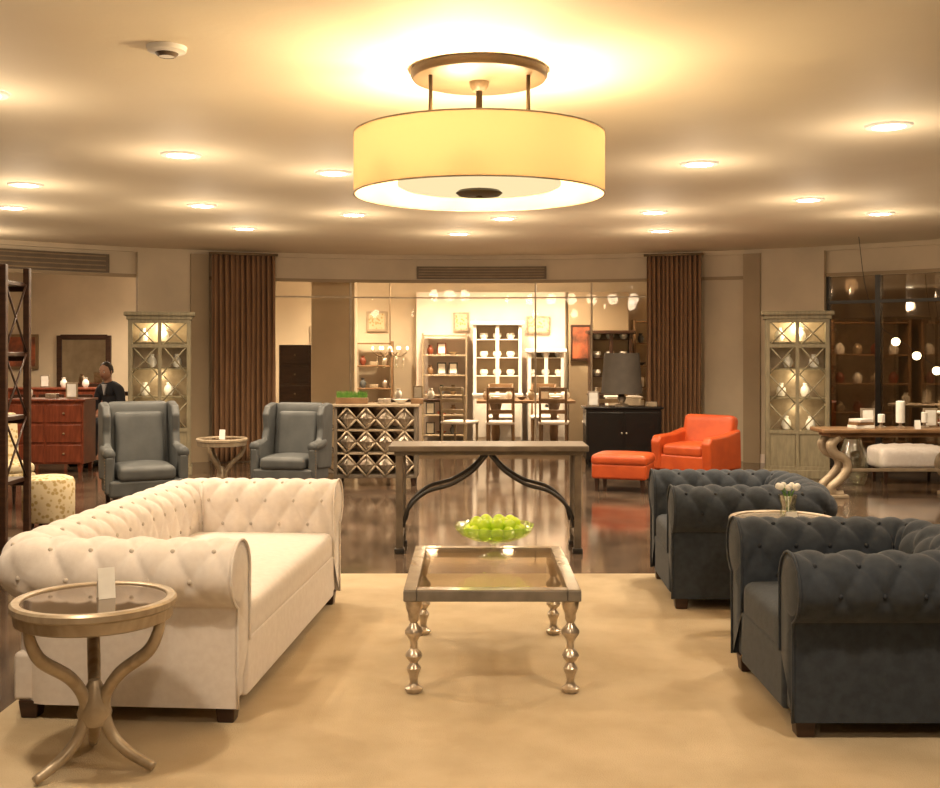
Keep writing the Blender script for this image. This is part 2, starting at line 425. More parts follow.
# ------------------------------------------------------------------ coffee table
g=grp('coffee_table',(.098,5.38,.012))
W,D_=.785,1.09
for s in (-1,1):
    box('frame_side',(s*(W/2-.03),0,.435),(.06,D_,.05),'tableedge',g,bev=.006)
    box('frame_end',(0,s*(D_/2-.03),.435),(W-.12,.06,.05),'tableedge',g,bev=.006)
box('glass_top',(0,0,.455),(W-.115,D_-.115,.010),'tableglass',g,bev=.0)
for s in (-1,1):
    box('top_trim',(s*(W/2-.03),0,.4615),(.056,D_-.004,.004),'tabletop',g,bev=.001)
    box('top_trim',(0,s*(D_/2-.03),.4615),(W-.122,.056,.004),'tabletop',g,bev=.001)
prof=[(0,0),(.030,0),(.040,.012),(.040,.022),(.024,.032),(.017,.05),(.021,.075),(.030,.095),(.032,.11),(.021,.125),(.017,.135),(.031,.15),(.038,.165),(.031,.18),(.017,.195),(.016,.225),(.024,.24),(.040,.262),(.040,.275),(.024,.295),(.016,.31),(.024,.325),(.026,.35),(.034,.37),(.038,.39),(.038,.41),(0,.41)]
for sx in (-1,1):
    for sy in (-1,1):
        lathe('leg',prof,'silver',g,loc=(sx*(W/2-.045),sy*(D_/2-.045),0),seg=24)
g=grp('glass_bowl_of_green_apples',(.125,5.60,.4725))
wav=lambda a,r,z: 1+.03*math.sin(a*14)*min(1,r/.15)
B=.05
lathe('bowl',[(0,.035+B),(.05,.036+B),(.11,.045+B),(.16,.066+B),(.185,.09+B),(.200,.12+B),(.193,.122+B),(.175,.095+B),(.15,.076+B),(.10,.056+B),(0,.045+B)],'lglass',g,seg=112,fn=wav)
lathe('foot',[(0,0),(.085,0),(.088,.008),(.04,.02),(.022,.035),(.020,.06),(.035,.085)],'vglass',g)
pts=[Vector((0,0,.080+B))]
for n_,r_,z_ in ((6,.062,.080),(13,.128,.092),(5,.045,.122),(9,.10,.126)):
    for i in range(n_):
        a=2*pi*i/n_+n_; pts.append(Vector((r_*math.cos(a),r_*math.sin(a),z_+B+random.uniform(-.004,.004))))
balls('apples',pts,.033,'lime',g,seg=20)

# ------------------------------------------------------------------ round pedestal side table
def side_table(name,loc,r,h,rz=0,top='topinset'):
    g=grp(name,loc,rz)
    lathe('top_rim',[(r-.035,h-.004),(r-.03,h),(r-.008,h),(r,h-.008),(r,h-.028),(r-.01,h-.036),(r-.015,h-.075),(r-.03,h-.082),(r-.04,h-.07),(r-.035,h-.004)],'champ',g,seg=64)
    lathe('top_inset',[(0,h-.008),(r-.033,h-.008),(r-.033,h-.02),(0,h-.02)],top,g,seg=64)
    for k in range(3):
        a=math.radians(90+120*k); c,s=math.cos(a),math.sin(a)
        P=[(r-.035,h-.06),(r-.045,h-.12),(r-.085,h-.19),(.10,h-.27),(.045,h-.35),(.038,h-.42),(.07,.12),(.14,.06),(r-.06,.018)]
        tube('leg_%d'%(k+1),[(q[0]*c,q[0]*s,q[1]) for q in P],[.018,.021,.024,.024,.022,.022,.022,.02,.017],'champ',g,seg=12,smooth_n=7)
    lathe('hub',[(0,h-.47),(.05,h-.46),(.062,h-.42),(.05,h-.38),(.035,h-.33),(.02,h-.3),(0,h-.3)],'champ',g)
    return g
def price_card(loc,rz,h=.07):
    g=grp('price_card',loc,rz)
    t=.03
    mk('card',[(-t,-.02,0),(t,-.02,0),(t,0,h),(-t,0,h),(t,.02,0),(-t,.02,0)],[(0,1,2,3),(3,2,4,5)],'paper',g)
side_table('round_side_table',(-1.365,4.0,.012),.29,.62,20)
price_card((-1.33,4.02,.625),30,.11)
side_table('round_side_table',(1.66,5.84,.012),.28,.63,0,'tabletop')
price_card((1.66,5.68,.635),10,.06)
side_table('round_side_table',(-2.62,11.62,0),.27,.60,40)
price_card((-2.6,11.55,.594),0,.10)
def vase(name,loc,h=.13,r=.045,stems=True):
    g=grp(name,loc)
    lathe('glass',[(0,0),(r*.8,0),(r,.01),(r*.85,h*.5),(r*1.1,h),(r*1.05,h),(r*.78,h*.5),(r*.9,.015),(0,.01)],'vglass',g,seg=24)
    if stems:
        for k in range(7):
            a=k*.9; tube('stem_%d'%k,[(0,0,.015),(.02*math.cos(a),.02*math.sin(a),h),(.05*math.cos(a),.05*math.sin(a),h*1.35)],.003,'leaf',g,seg=5,smooth_n=3)
            ball('bloom_%d'%k,(.05*math.cos(a),.05*math.sin(a),h*1.38),.018,'paper',g,seg=8)
vase('flower_vase',(1.70,5.88,.635),.12)

# ------------------------------------------------------------------ console table with iron arches
g=grp('console_table',(.14,8.45,0))
box('top',(0,0,.79),(1.50,.46,.045),'graywood',g,bev=.008)
box('apron',(0,0,.755),(1.42,.40,.03),'graywood',g,bev=.004)
for sx in (-1,1):
    for sy in (-1,1):
        box('leg',(sx*.67,sy*.17,.385),(.055,.055,.73),'graywood',g,bev=.005)
        box('foot',(sx*.67,sy*.17,.02),(.075,.075,.04),'iron',g,bev=.005)
    box('side_stretcher',(sx*.67,0,.12),(.04,.30,.04),'graywood',g,bev=.004)
for sy in (-1,1):
    for sx in (-1,1):
        tube('arch',[(sx*.645,sy*.17,.20),(sx*.60,sy*.17,.34),(sx*.47,sy*.17,.46),(sx*.28,sy*.17,.52),(sx*.12,sy*.17,.62),(sx*.012,sy*.17,.742)],.015,'iron',g,seg=10,smooth_n=8)

# ------------------------------------------------------------------ wing chairs
def wing_chair(loc,rz,sc=.93):
    g=grp('wingback_chair',loc,rz,sc)   # faces -Y local
    box('seat_frame',(0,-.02,.27),(.70,.66,.16),'slate',g,bev=.03,seg=4)
    cushion('seat_cushion',(0,-.07,.41),(.54,.60,.14),'slate',g,r=.05,crown=.03)
    cushion('back',(0,.27,.68),(.60,.15,.80),'slate',g,r=.06,crown=.0,rot=(-9,0,0))
    cushion('inner_back',(0,.20,.70),(.48,.10,.56),'slate',g,r=.045,crown=0,rot=(-9,0,0))
    for s in (-1,1):
        pts=[(.36,.30),(-.16,.34),(-.30,.50),(-.30,.60),(-.20,.64),(-.02,.67),(.02,.78),(.0,.95),(.08,1.05),(.26,1.08),(.42,1.06),(.40,.80)]
        x0=s*.29;x1=s*.37
        prism('wing',pts,'x',min(x0,x1),max(x0,x1),'slate',g,bev=.025,seg=4)
        tube('arm_roll',[(s*.345,-.32,.60),(s*.345,-.1,.61),(s*.34,.12,.62)],[.055,.058,.05],'slate',g,seg=16,smooth_n=4)
        box('arm_front',(s*.345,-.29,.40),(.09,.07,.36),'slate',g,bev=.025,seg=4)
        box('leg',(s*.29,-.29,.10),(.05,.05,.20),'darkwood',g,bev=.005,taper=.6)
        box('leg',(s*.29,.27,.10),(.05,.05,.20),'darkwood',g,bev=.005,taper=.6)
        balls('nailheads',[Vector((s*.392,-.325,.26+.03*k)) for k in range(11)],.006,'bronze',g,seg=6)
wing_chair((-3.10,10.40,0),25,.96)
wing_chair((-1.86,11.5,0),-10,.90)

# ------------------------------------------------------------------ orange armchair + ottoman
g=grp('orange_leather_armchair',(2.66,12.9,0),-42,.94)
box('seat_frame',(0,0,.24),(.78,.74,.20),'orange',g,bev=.03,seg=4)
cushion('seat_cushion',(0,-.06,.39),(.56,.62,.15),'orange',g,r=.05,crown=.03)
cushion('back',(0,.30,.54),(.72,.18,.54),'orange',g,r=.07,crown=0,rot=(-14,0,0))
for s in (-1,1):
    prism('arm',[(.38,.14),(-.38,.14),(-.42,.50),(-.36,.57),(.0,.58),(.36,.64)],'x',min(s*.29,s*.42),max(s*.29,s*.42),'orange',g,bev=.035,seg=4)
    for y in (-.3,.3): box('leg',(s*.33,y,.07),(.05,.05,.14),'darkwood',g,bev=.004,taper=.6)
g=grp('orange_leather_ottoman',(1.68,12.05,0),-20)
box('base',(0,0,.22),(.60,.50,.17),'orange',g,bev=.03,seg=4)
cushion('cushion',(0,0,.34),(.62,.52,.12),'orange',g,r=.05,crown=.02)
for s in (-1,1):
    for y in (-.19,.19): box('leg',(s*.25,y,.07),(.05,.05,.14),'darkwood',g,bev=.004,taper=.6)

# ------------------------------------------------------------------ tall display cabinets
def display_cabinet(loc,rz):
    g=grp('lattice_display_cabinet',loc,rz)  # front -Y
    w,d,h=.74,.38,2.0
    for s in (-1,1): box('side',(s*(w/2-.02),0,h/2),(.04,d,h-.1),'cabwood',g,bev=.004)
    box('back_panel',(0,d/2-.015,h/2),(w-.08,.02,h-.12),'champ',g,bev=0)
    box('plinth',(0,-.01,.05),(w+.03,d+.03,.10),'cabwood',g)
    box('cornice',(0,-.01,h-.03),(w+.10,d+.08,.05),'cabwood',g,bev=.012)
    box('cornice_under',(0,-.01,h-.075),(w+.04,d+.03,.05),'cabwood',g,bev=.008)
    for k,z in enumerate((.12,.55,.95,1.30,1.62)): box('shelf_%d'%k,(0,.02,z),(w-.08,d-.10,.02),'cabwood',g,bev=.003)
    box('light_strip',(0,.05,h-.115),(w-.2,.10,.012),'cablit',g,bev=0)
    light('POINT',8,(1,.78,.45),(0,-.05,h-.2),g,.04)
    light('POINT',3,(1,.78,.45),(0,-.12,1.2),g,.04)
    light('POINT',2,(1,.78,.45),(0,-.12,.80),g,.04)
    f=-d/2
    for x in (-w/2+.03,0,w/2-.03): box('door_stile',(x,f,h/2),(.045,.025,h-.2),'cabwood',g,bev=.003)
    for z in (.12,.55,1.58,h-.12): box('door_rail',(0,f,z),(w-.06,.026,.045),'cabwood',g,bev=.003)
    for s in (-1,1):
        cx=s*(w/4-.008); ww=w/2-.07
        zs=[.55,.893,1.237,1.58,1.88]
        for a,b in zip(zs[:-1],zs[1:]):
            for t in (-1,1):
                tube('lattice',[(cx-t*ww/2,f,a),(cx+t*ww/2,f,b)],.009,'cabwood',g,seg=6)
        box('lower_door',(cx,f+.005,.335),(ww,.015,.40),'cabwood',g,bev=.004)
    for i,(x,z) in enumerate([(-.18,.97),(.1,.97),(.2,1.32),(-.1,1.32),(.05,1.64),(-.2,1.64),(.16,.57),(-.12,.57)]):
        lathe('ornament_%d'%i,[(0,0),(.04,0),(.06,.05),(.05,.10),(.025,.13),(.03,.16),(0,.16)],'paper',g,loc=(x,.03,z),seg=16)
display_cabinet((-3.83,13.6,0),14)
display_cabinet((3.95,13.3,0),-14)

# ------------------------------------------------------------------ diamond sideboard
g=grp('diamond_front_sideboard',(-1.06,12.55,0),0)
w,d,h=.94,.42,.92
box('back_panel',(0,d/2-.015,.49),(w-.02,.02,.78),'topinset',g,bev=0)
for s in (-1,1): box('side',(s*(w/2-.02),0,.49),(.04,d,.80),'graywood',g)
box('bottom',(0,0,.11),(w-.06,d-.01,.04),'graywood',g)
box('top',(0,0,.905),(w+.05,d+.04,.03),'champ',g,bev=.006)
for z in (.366,.627): box('shelf',(0,.0,z),(w-.07,d-.02,.022),'champ',g,bev=.003)
for sx in (-1,1):
    for sy in (-1,1): box('foot',(sx*(w/2-.05),sy*(d/2-.05),.045),(.06,.06,.09),'darkwood',g,taper=.7)
f=-d/2+.012; vs=[];fs=[]
nc=4; cw=(w-.08)/nc
for i in range(nc):
    for j in range(3):
        cx=-w/2+.04+cw*(i+.5); cz=.236+j*.261; a=cw/2; b=.122
        for (p,q) in (((-a,0),(0,b)),((0,b),(a,0)),((a,0),(0,-b)),((0,-b),(-a,0))):
            tube('lattice_bar',[(cx+p[0],f-.006,cz+p[1]),(cx+q[0],f-.006,cz+q[1])],.013,'champ',g,seg=6)
        k=len(vs); u=.78
        vs+=[(cx-a*u,f+.05,cz),(cx,f+.05,cz-b*u),(cx+a*u,f+.05,cz),(cx,f+.05,cz+b*u),(cx,f+.01,cz)]
        fs+=[(k,k+1,k+4),(k+1,k+2,k+4),(k+2,k+3,k+4),(k+3,k,k+4)]
mk('faceted_diamonds',vs,fs,'silver',g)
g=grp('potted_grass',(-1.34,12.5,.92))
box('planter',(0,0,.035),(.36,.12,.07),'basket',g)
vs=[];fs=[]
for i in range(500):
    x=random.uniform(-.17,.17);y=random.uniform(-.05,.05);hh=random.uniform(.05,.10);dx=random.uniform(-.02,.02);k=len(vs)
    vs+=[(x-.004,y,.06),(x+.004,y,.06),(x+dx,y+random.uniform(-.02,.02),.06+hh)];fs.append((k,k+1,k+2))
mk('grass',vs,fs,'leaf',g)
def decor(name,loc,items,parent=None):
    g=grp(name,loc) if parent is None else parent
    ox,oy,oz=(0,0,0) if parent is None else loc
    for i,(x,k,m) in enumerate(items):
        if k=='urn': lathe('urn_%d'%i,[(0,0),(.03,0),(.055,.05),(.05,.10),(.025,.13),(.035,.16),(0,.16)],m,g,loc=(ox+x,oy,oz),seg=16)
        if k=='bowl': lathe('bowl_%d'%i,[(0,0),(.03,0),(.04,.01),(.09,.05),(.085,.05),(0,.015)],m,g,loc=(ox+x,oy,oz),seg=20)
        if k=='frame': box('frame_%d'%i,(ox+x,oy,oz+.10),(.15,.02,.20),m,g,bev=.003); box('print_%d'%i,(ox+x,oy-.011,oz+.10),(.11,.006,.16),'paper',g,bev=0)
        if k=='box': box('box_%d'%i,(ox+x,oy,oz+.03),(.14,.10,.06),m,g)
decor('sideboard_decor',(-.85,12.5,.92),[(-.12,'box','silver'),(.06,'bowl','paper'),(.25,'box','basket')])
g=grp('lattice_bookcase',(-1.76,13.1,0),0)
for sx in (-1,1):
    for sy in (-1,1): box('post',(sx*.19,sy*.15,.44),(.03,.03,.88),'graywood',g,bev=.003)
for z in (.08,.35,.62,.87): box('shelf',(0,0,z),(.40,.33,.02),'graywood',g,bev=.003)
for a,b in ((.09,.35),(.35,.61),(.62,.86)):
    for t in (-1,1): tube('cross',[(-t*.18,-.155,a),(t*.18,-.155,b)],.008,'graywood',g,seg=6)

# ------------------------------------------------------------------ black cabinet + lamp
g=grp('black_media_cabinet',(2.0,14.5,0),0)
box('carcass',(0,0,.43),(.98,.42,.66),'black',g)
box('top',(0,0,.775),(1.03,.46,.03),'black',g)
for s in (-1,1):
    box('door',(s*.24,-.215,.43),(.45,.02,.58),'black',g)
    ball('knob',(s*.03,-.235,.45),.014,'silver',g,seg=10)
    for y in (-.15,.15): box('foot',(s*.44,y,.05),(.05,.05,.10),'black',g,taper=.7)
g=grp('table_lamp',(2.0,14.5,.79))
lathe('base',[(0,0),(.09,0),(.09,.02),(.03,.04),(.05,.08),(.06,.12),(.03,.17),(.012,.2),(.012,.33),(0,.33)],'silver',g)
lathe('shade',[(.27,.17),(.23,.70)],'grayshade',g,seg=40)
lathe('shade_top',[(0,.68),(.232,.68)],'grayshade',g,seg=40)
decor('cabinet_decor',(1.68,14.45,.79),[(-.06,'frame','silver'),(.7,'box','champ')])

# ------------------------------------------------------------------ right console with scroll legs
g=grp('scroll_leg_console_table',(4.38,11.5,0),0)
g.scale=(1,1,.92)
box('top',(.05,0,.755),(1.62,.46,.045),'basket',g,bev=.01)
box('apron',(.05,0,.71),(1.46,.36,.05),'basket',g,bev=.006)
for sx in (-1,1):
    for sy in (-1,1):
        P=[(.62,.69),(.70,.60),(.66,.50),(.56,.44),(.53,.34),(.60,.22),(.70,.12),(.66,.05),(.58,.045)]
        tube('scroll_leg',[(.05+sx*x,sy*.14,z) for x,z in P],[.045,.055,.05,.045,.045,.05,.045,.04,.045],'champ',g,seg=12,smooth_n=8)
    box('foot_block',(.05+sx*.63,0,.02),(.20,.38,.04),'champ',g)
box('stretcher',(.05,0,.30),(1.10,.05,.035),'champ',g)
zt=.7775*.92
def candle(loc,h,r=.03):
    g=grp('pillar_candle',loc)
    lathe('holder',[(0,0),(.05,0),(.05,.012),(.015,.03),(.015,.05),(.04,.06),(0,.06)],'silver',g,seg=20)
    lathe('wax',[(0,.06),(r,.06),(r,.06+h),(r*.8,.065+h),(0,.06+h)],'paper',g,seg=20)
    tube('wick',[(0,0,.06+h),(0,0,.075+h)],.002,'black',g,seg=5)
candle((4.48,11.45,zt),.22,.045); candle((4.30,11.5,zt),.08,.035); candle((4.75,11.5,zt),.10,.03)
g=grp('book_stack',(4.08,11.48,zt),12)
for k in range(3): box('book_%d'%k,(0,0,.016+.033*k),(.22-.02*k,.16,.030),['paper','basket','cream'][k],g,bev=.003,rot=(0,0,k*8))
price_card((4.62,11.36,zt),0,.09)
vase('flower_vase',(4.95,11.5,zt),.12)
decor('console_decor',(4.2,11.62,zt),[(.0,'frame','silver'),(.66,'frame','champ'),(.82,'bowl','paper')])
g=grp('glass_vase_large',(4.35,12.5,0))
lathe('vase',[(0,0),(.12,0),(.16,.1),(.17,.3),(.11,.46),(.09,.52),(.08,.52),(.10,.45),(.15,.3),(.14,.1),(0,.02)],'vglass',g)
g=grp('cream_ottoman',(5.05,12.7,0))
cushion('cushion',(0,0,.30),(.8,.5,.26),'cream',g,r=.07,crown=.02,tuft=.16)
for sx in (-1,1):
    for sy in (-1,1): box('leg',(sx*.32,sy*.18,.085),(.05,.05,.17),'darkwood',g,taper=.6)
g=grp('globe_string_lights')
C=[(4.70,13.3,2.899),(4.78,13.3,2.3),(4.93,13.3,1.86),(5.14,13.28,1.68),(5.38,13.25,1.51),(5.60,13.2,1.33),(5.95,13.1,1.18),(6.5,12.9,1.2),(7.1,12.5,1.6),(7.8,11.6,2.899)]
tube('cord',C,.004,'iron',g,seg=6,smooth_n=8)
for i,c in enumerate(C[3:8]):
    ball('globe_%d'%i,(c[0],c[1],c[2]-.05),.05,'bulb',g)
    lathe('cap_%d'%i,[(0,.0),(.018,.0),(.022,-.02),(0,-.02)],'bronze',g,loc=c,seg=12)

# ------------------------------------------------------------------ etagere (left)
g=grp('dark_etagere',(-3.63,7.75,0),0)
for sx in (-1,1):
    for sy in (-1,1): box('post',(sx*.43,sy*.20,1.06),(.045,.045,2.12),'darkwood',g,bev=.005)
for k,z in enumerate((.16,.60,1.05,1.50,2.0)):
    box('shelf_%d'%k,(0,0,z),(.84,.42,.03),'darkwood',g,bev=.004)
    for sy in (-1,1): box('rail_%d'%k,(0,sy*.20,z-.03),(.84,.02,.04),'darkwood',g,bev=.003)
for a,b in ((.62,1.05),(1.07,1.5),(1.52,2.0)):
    for t in (-1,1): tube('side_cross',[(.43,-t*.18,a),(.43,t*.18,b)],.008,'darkwood',g,seg=6)
    for t in (-1,1): box('decor_box',(t*.2,0,a+.06),(.2,.2,.10),'redwood' if t<0 else 'darkwood',g)

g=grp('floral_ottoman',(-3.62,9.45,0))
lathe('drum',[(0,.07),(.20,.07),(.215,.09),(.215,.40),(.20,.43),(.15,.45),(0,.46)],'floral',g,seg=40)
for k in range(4):
    a=pi/4+k*pi/2; box('foot',(.15*math.cos(a),.15*math.sin(a),.037),(.045,.045,.074),'darkwood',g,taper=.7)
def slipper(loc,rz,m='cream'):
    g=grp('slipper_chair',loc,rz)
    box('seat_frame',(0,0,.30),(.55,.55,.12),m,g,bev=.03,seg=3)
    cushion('cushion',(0,-.02,.40),(.53,.52,.10),m,g,r=.04,crown=.02)
    cushion('back',(0,.25,.66),(.53,.10,.50),m,g,r=.045,crown=0,rot=(-8,0,0))
    for sx in (-1,1):
        for sy in (-1,1): box('leg',(sx*.22,sy*.22,.12),(.04,.04,.24),'darkwood',g,taper=.6)
slipper((-4.55,10.6,0),40,'floral')

# ------------------------------------------------------------------ left back room
def dresser(loc,rz=0):
    g=grp('mahogany_dresser',loc,rz)
    box('carcass',(0,0,.50),(.95,.45,.78),'redwood',g); box('top',(0,0,.905),(1.0,.5,.03),'redwood',g)
    for r_ in range(3):
        for c_ in (-1,1):
            box('drawer',(c_*.235,-.228,.24+.25*r_),(.43,.02,.22),'redwood',g); ball('knob',(c_*.235,-.25,.24+.25*r_),.016,'bronze',g,seg=10)
    for sx in (-1,1):
        for sy in (-1,1): box('foot',(sx*.42,sy*.18,.055),(.06,.06,.11),'redwood',g,taper=.7)
dresser((-5.28,13.9,0)) 
decor('dresser_decor',(-5.28,13.9,.92),[(-.3,'urn','paper'),(0,'box','silver'),(.25,'frame','champ')])
g=grp('wall_mirror',(-6.62,18.87,1.33))
for s in (-1,1):
    box('frame_v',(s*.42,0,0),(.09,.05,.9),'darkwood',g); box('frame_h',(0,0,s*.42),(.80,.05,.09),'darkwood',g)
box('glass',(0,.0,0),(.78,.02,.78),'mirror',g,bev=0)
g=grp('framed_painting',(-7.8,18.87,1.5)); box('frame',(0,0,0),(.8,.04,.6),'bronze',g); box('canvas',(0,-.022,0),(.7,.01,.5),'art',g,bev=0)
g=grp('framed_painting',(-5.45,18.87,1.45)); box('frame',(0,0,0),(.5,.04,.7),'champ',g); box('canvas',(0,-.022,0),(.4,.01,.6),'floral',g,bev=0)
g=grp('mahogany_sideboard',(-6.6,17.6,0)); box('case',(0,0,.5),(1.4,.5,.8),'redwood',g); box('top',(0,0,.915),(1.46,.54,.03),'redwood',g)
for i in range(3): box('door',(-.45+.45*i,-.255,.5),(.4,.02,.66),'darkwood',g)
for s in (-1,1): box('foot',(s*.6,0,.05),(.06,.4,.10),'redwood',g)
decor('sideboard_ornaments',(-6.6,17.6,.93),[(-.5,'urn','champ'),(-.2,'frame','silver'),(.1,'urn','paper'),(.45,'urn','paper')])
g=grp('dark_bookcase',(-7.1,14.3,0))
for x in (-.45,.45): box('side',(x,0,.8),(.04,.4,1.6),'darkwood',g)
for z in (.05,.45,.85,1.25,1.58): box('shelf',(0,0,z),(.88,.38,.03),'darkwood',g)
for z in (.07,.47,.87):
    for q in range(9): box('book',(-.36+.06*q,0,z+.12),(.045,.2,.2+.02*(q%3)),['basket','redwood','cream','slate'][q%4],g,bev=.002)
    
# ------------------------------------------------------------------ rear showroom
box('wall_partition_white',(.35,18.55,1.25),(2.5,.12,2.5),'white_wall',bev=0)
box('wall_partition_dark',(2.15,18.45,1.25),(1.0,.12,2.5),'wall2',bev=0)
g=grp('column',(-2.08,16.9,0)); box('shaft',(0,0,1.45),(.66,.4,2.9),'wall',g,bev=.01); box('plinth',(0,0,.1),(.72,.46,.2),'wall',g)
def hutch(loc,m,w=.8,h=1.95):
    g=grp('glazed_hutch',loc)
    box('lower_case',(0,0,.42),(w,.45,.74),m,g); box('counter',(0,-.01,.80),(w+.04,.48,.03),m,g)
    for s in (-1,1):
        box('upper_side',(s*(w/2-.02),.06,(h+.8)/2),(.04,.3,h-.8),m,g); box('lower_door',(s*w/4,-.228,.42),(w/2-.05,.015,.62),m,g)
        box('door_stile',(s*(w/2-.03),-.09,(h+.8)/2),(.05,.02,h-.8),m,g); box('foot',(s*(w/2-.05),0,.03),(.06,.4,.06),m,g)
    box('door_stile',(0,-.09,(h+.8)/2),(.06,.02,h-.8),m,g)
    box('upper_back',(0,.2,(h+.8)/2),(w-.08,.02,h-.8),'wall2',g,bev=0); box('cornice',(0,.04,h+.02),(w+.08,.38,.06),m,g,bev=.012)
    for z in (1.1,1.4,1.7):
        if z>h-.1: continue
        box('shelf',(0,.06,z),(w-.08,.26,.015),m,g)
        for x in (-.22,0,.22): lathe('dish',[(0,0),(.04,0),(.07,.05),(.06,.10),(0,.10)],'paper',g,loc=(x,.05,z+.008),seg=14)
hutch((.45,18.15,0),'white'); hutch((1.25,18.15,0),'white',.6,1.5); hutch((2.3,18.0,0),'darkwood',.7,1.8)
g=grp('framed_painting',(1.85,18.35,1.65)); box('frame',(0,0,0),(.34,.04,.6),'darkwood',g); box('canvas',(0,-.022,0),(.28,.01,.52),'art',g,bev=0)
for x,z,a,b in ((-.15,2.0,.26,.32),(1.15,1.95,.4,.3)):
    g=grp('framed_print',(x,18.46,z)); box('frame',(0,0,0),(a,.04,b),'silver',g); box('canvas',(0,-.022,0),(a-.07,.01,b-.07),'floral',g,bev=0)
# open display shelving with wares against the white wall
def ware_shelf(loc,w,zs,m):
    g=grp('display_shelving',loc)
    for s in (-1,1): box('side',(s*w/2,0,zs[-1]/2+.02),(.03,.32,zs[-1]+.04),m,g)
    for z in zs:
        box('shelf',(0,0,z),(w-.03,.30,.025),m,g)
        if z<zs[-1]:
            n=int(w/.19); it=[]
            for q in range(n):
                it.append((-w/2+.12+q*.19,random.choice(['urn','bowl','frame','box','urn']),random.choice(['paper','silver','champ','redwood','slate','basket','bronze'])))
            decor('',(0,0,z+.0125),it,g)
    return g
ware_shelf((-.42,18.28,0),.72,[.12,.45,.78,1.11,1.44,1.77],'champ')
ware_shelf((-1.62,18.60,0),.62,[.12,.5,.88,1.26,1.64],'basket')
ware_shelf((3.1,18.5,0),.7,[.12,.5,.88,1.26,1.64,2.0],'basket')
for x,z,a,b in ((-1.6,2.02,.35,.35),(-2.5,1.6,.5,.7)):
    g=grp('framed_painting',(x,18.87,z)); box('frame',(0,0,0),(a,.04,b),'champ',g); box('canvas',(0,-.022,0),(a-.08,.01,b-.08),'floral',g,bev=0)
g=grp('dining_table',(.85,17.05,0))
box('top',(0,0,.74),(1.5,.8,.04),'basket',g)
for s in (-1,1):
    lathe('pedestal',[(0,0),(.16,0),(.16,.03),(.05,.08),(.07,.25),(.05,.5),(.10,.70),(.1,.72),(0,.72)],'basket',g,loc=(s*.45,0,0),seg=20)
def dchair(loc,rz,m='darkwood',h=1.0):
    g=grp('dining_chair',loc,rz)
    box('seat',(0,0,.45),(.44,.42,.05),'cream',g,bev=.02)
    for s in (-1,1):
        box('front_leg',(s*.19,-.18,.215),(.035,.035,.43),m,g,taper=.7)
        tube('back_post',[(s*.19,.22,0),(s*.19,.19,.45),(s*.19,.25,.98)],.018,m,g,seg=8,smooth_n=5)
    for z in (.62,.78,.95): box('slat',(0,.215+(z-.62)*.08,z),(.38,.02,.06),m,g)
for x,y,r in ((.45,16.4,180),(1.25,16.4,172),(.5,17.72,0),(1.2,17.72,0)): dchair((x,y,0),r,'basket')
dchair((-.15,16.5,0),150,'champ'); dchair((1.95,16.4,0),200,'champ')
decor('table_setting',(.85,17.05,.76),[(-.6,'urn','silver'),(-.45,'bowl','paper'),(-.25,'urn','paper'),(-.05,'bowl','silver'),(.1,'urn','champ'),(.3,'frame','silver'),(.48,'bowl','paper'),(.64,'urn','paper')])
g=grp('dark_highboy',(-2.72,17.3,0))
box('case',(0,0,.86),(.5,.4,1.5),'darkwood',g)
for k in range(5): box('drawer',(0,-.205,.25+.3*k),(.44,.015,.26),'darkwood',g); ball('knob_%d'%k,(0,-.22,.25+.3*k),.015,'bronze',g,seg=8)
for s in (-1,1): box('foot',(s*.2,0,.055),(.05,.35,.11),'darkwood',g)
g=grp('chandelier',(-1.25,17.2,0))
tube('stem',[(0,0,2.899),(0,0,1.5)],.008,'bronze',g)
lathe('canopy',[(0,2.86),(.06,2.87),(.07,2.899)],'bronze',g,seg=20)
lathe('body',[(0,1.40),(.03,1.42),(.06,1.5),(.03,1.58),(0,1.6)],'silver',g)
for k in range(6):
    a=k*pi/3; c,s=math.cos(a),math.sin(a)
    tube('arm_%d'%k,[(.03*c,.03*s,1.5),(.15*c,.15*s,1.43),(.27*c,.27*s,1.5)],.008,'bronze',g,seg=6,smooth_n=5)
    ball('bulb_%d'%k,(.27*c,.27*s,1.56),.018,'bulb',g,sc=(1,1,1.6),seg=10)
    tube('crystal_%d'%k,[(.2*c,.2*s,1.44),(.2*c,.2*s,1.25)],.012,'vglass',g,seg=6)
g=grp('console_desk',(-.85,16.9,0)); box('top',(0,0,.76),(.9,.4,.04),'darkwood',g)
for sx in (-1,1):
    for sy in (-1,1): box('leg',(sx*.4,sy*.15,.37),(.04,.04,.74),'darkwood',g,taper=.7)
g=grp('display_pedestal',(2.35,16.9,0)); box('body',(0,0,.4),(.5,.4,.8),'white',g); box('cap',(0,0,.81),(.54,.44,.03),'white',g)
lathe('sculpture',[(0,.825),(.08,.825),(.04,.88),(.09,1.0),(.05,1.12),(.07,1.2),(0,1.25)],'silver',g)
decor('desk_decor',(-.8,16.9,.78),[(-.3,'urn','paper'),(0,'frame','champ'),(.2,'urn','paper'),(.36,'bowl','silver')])

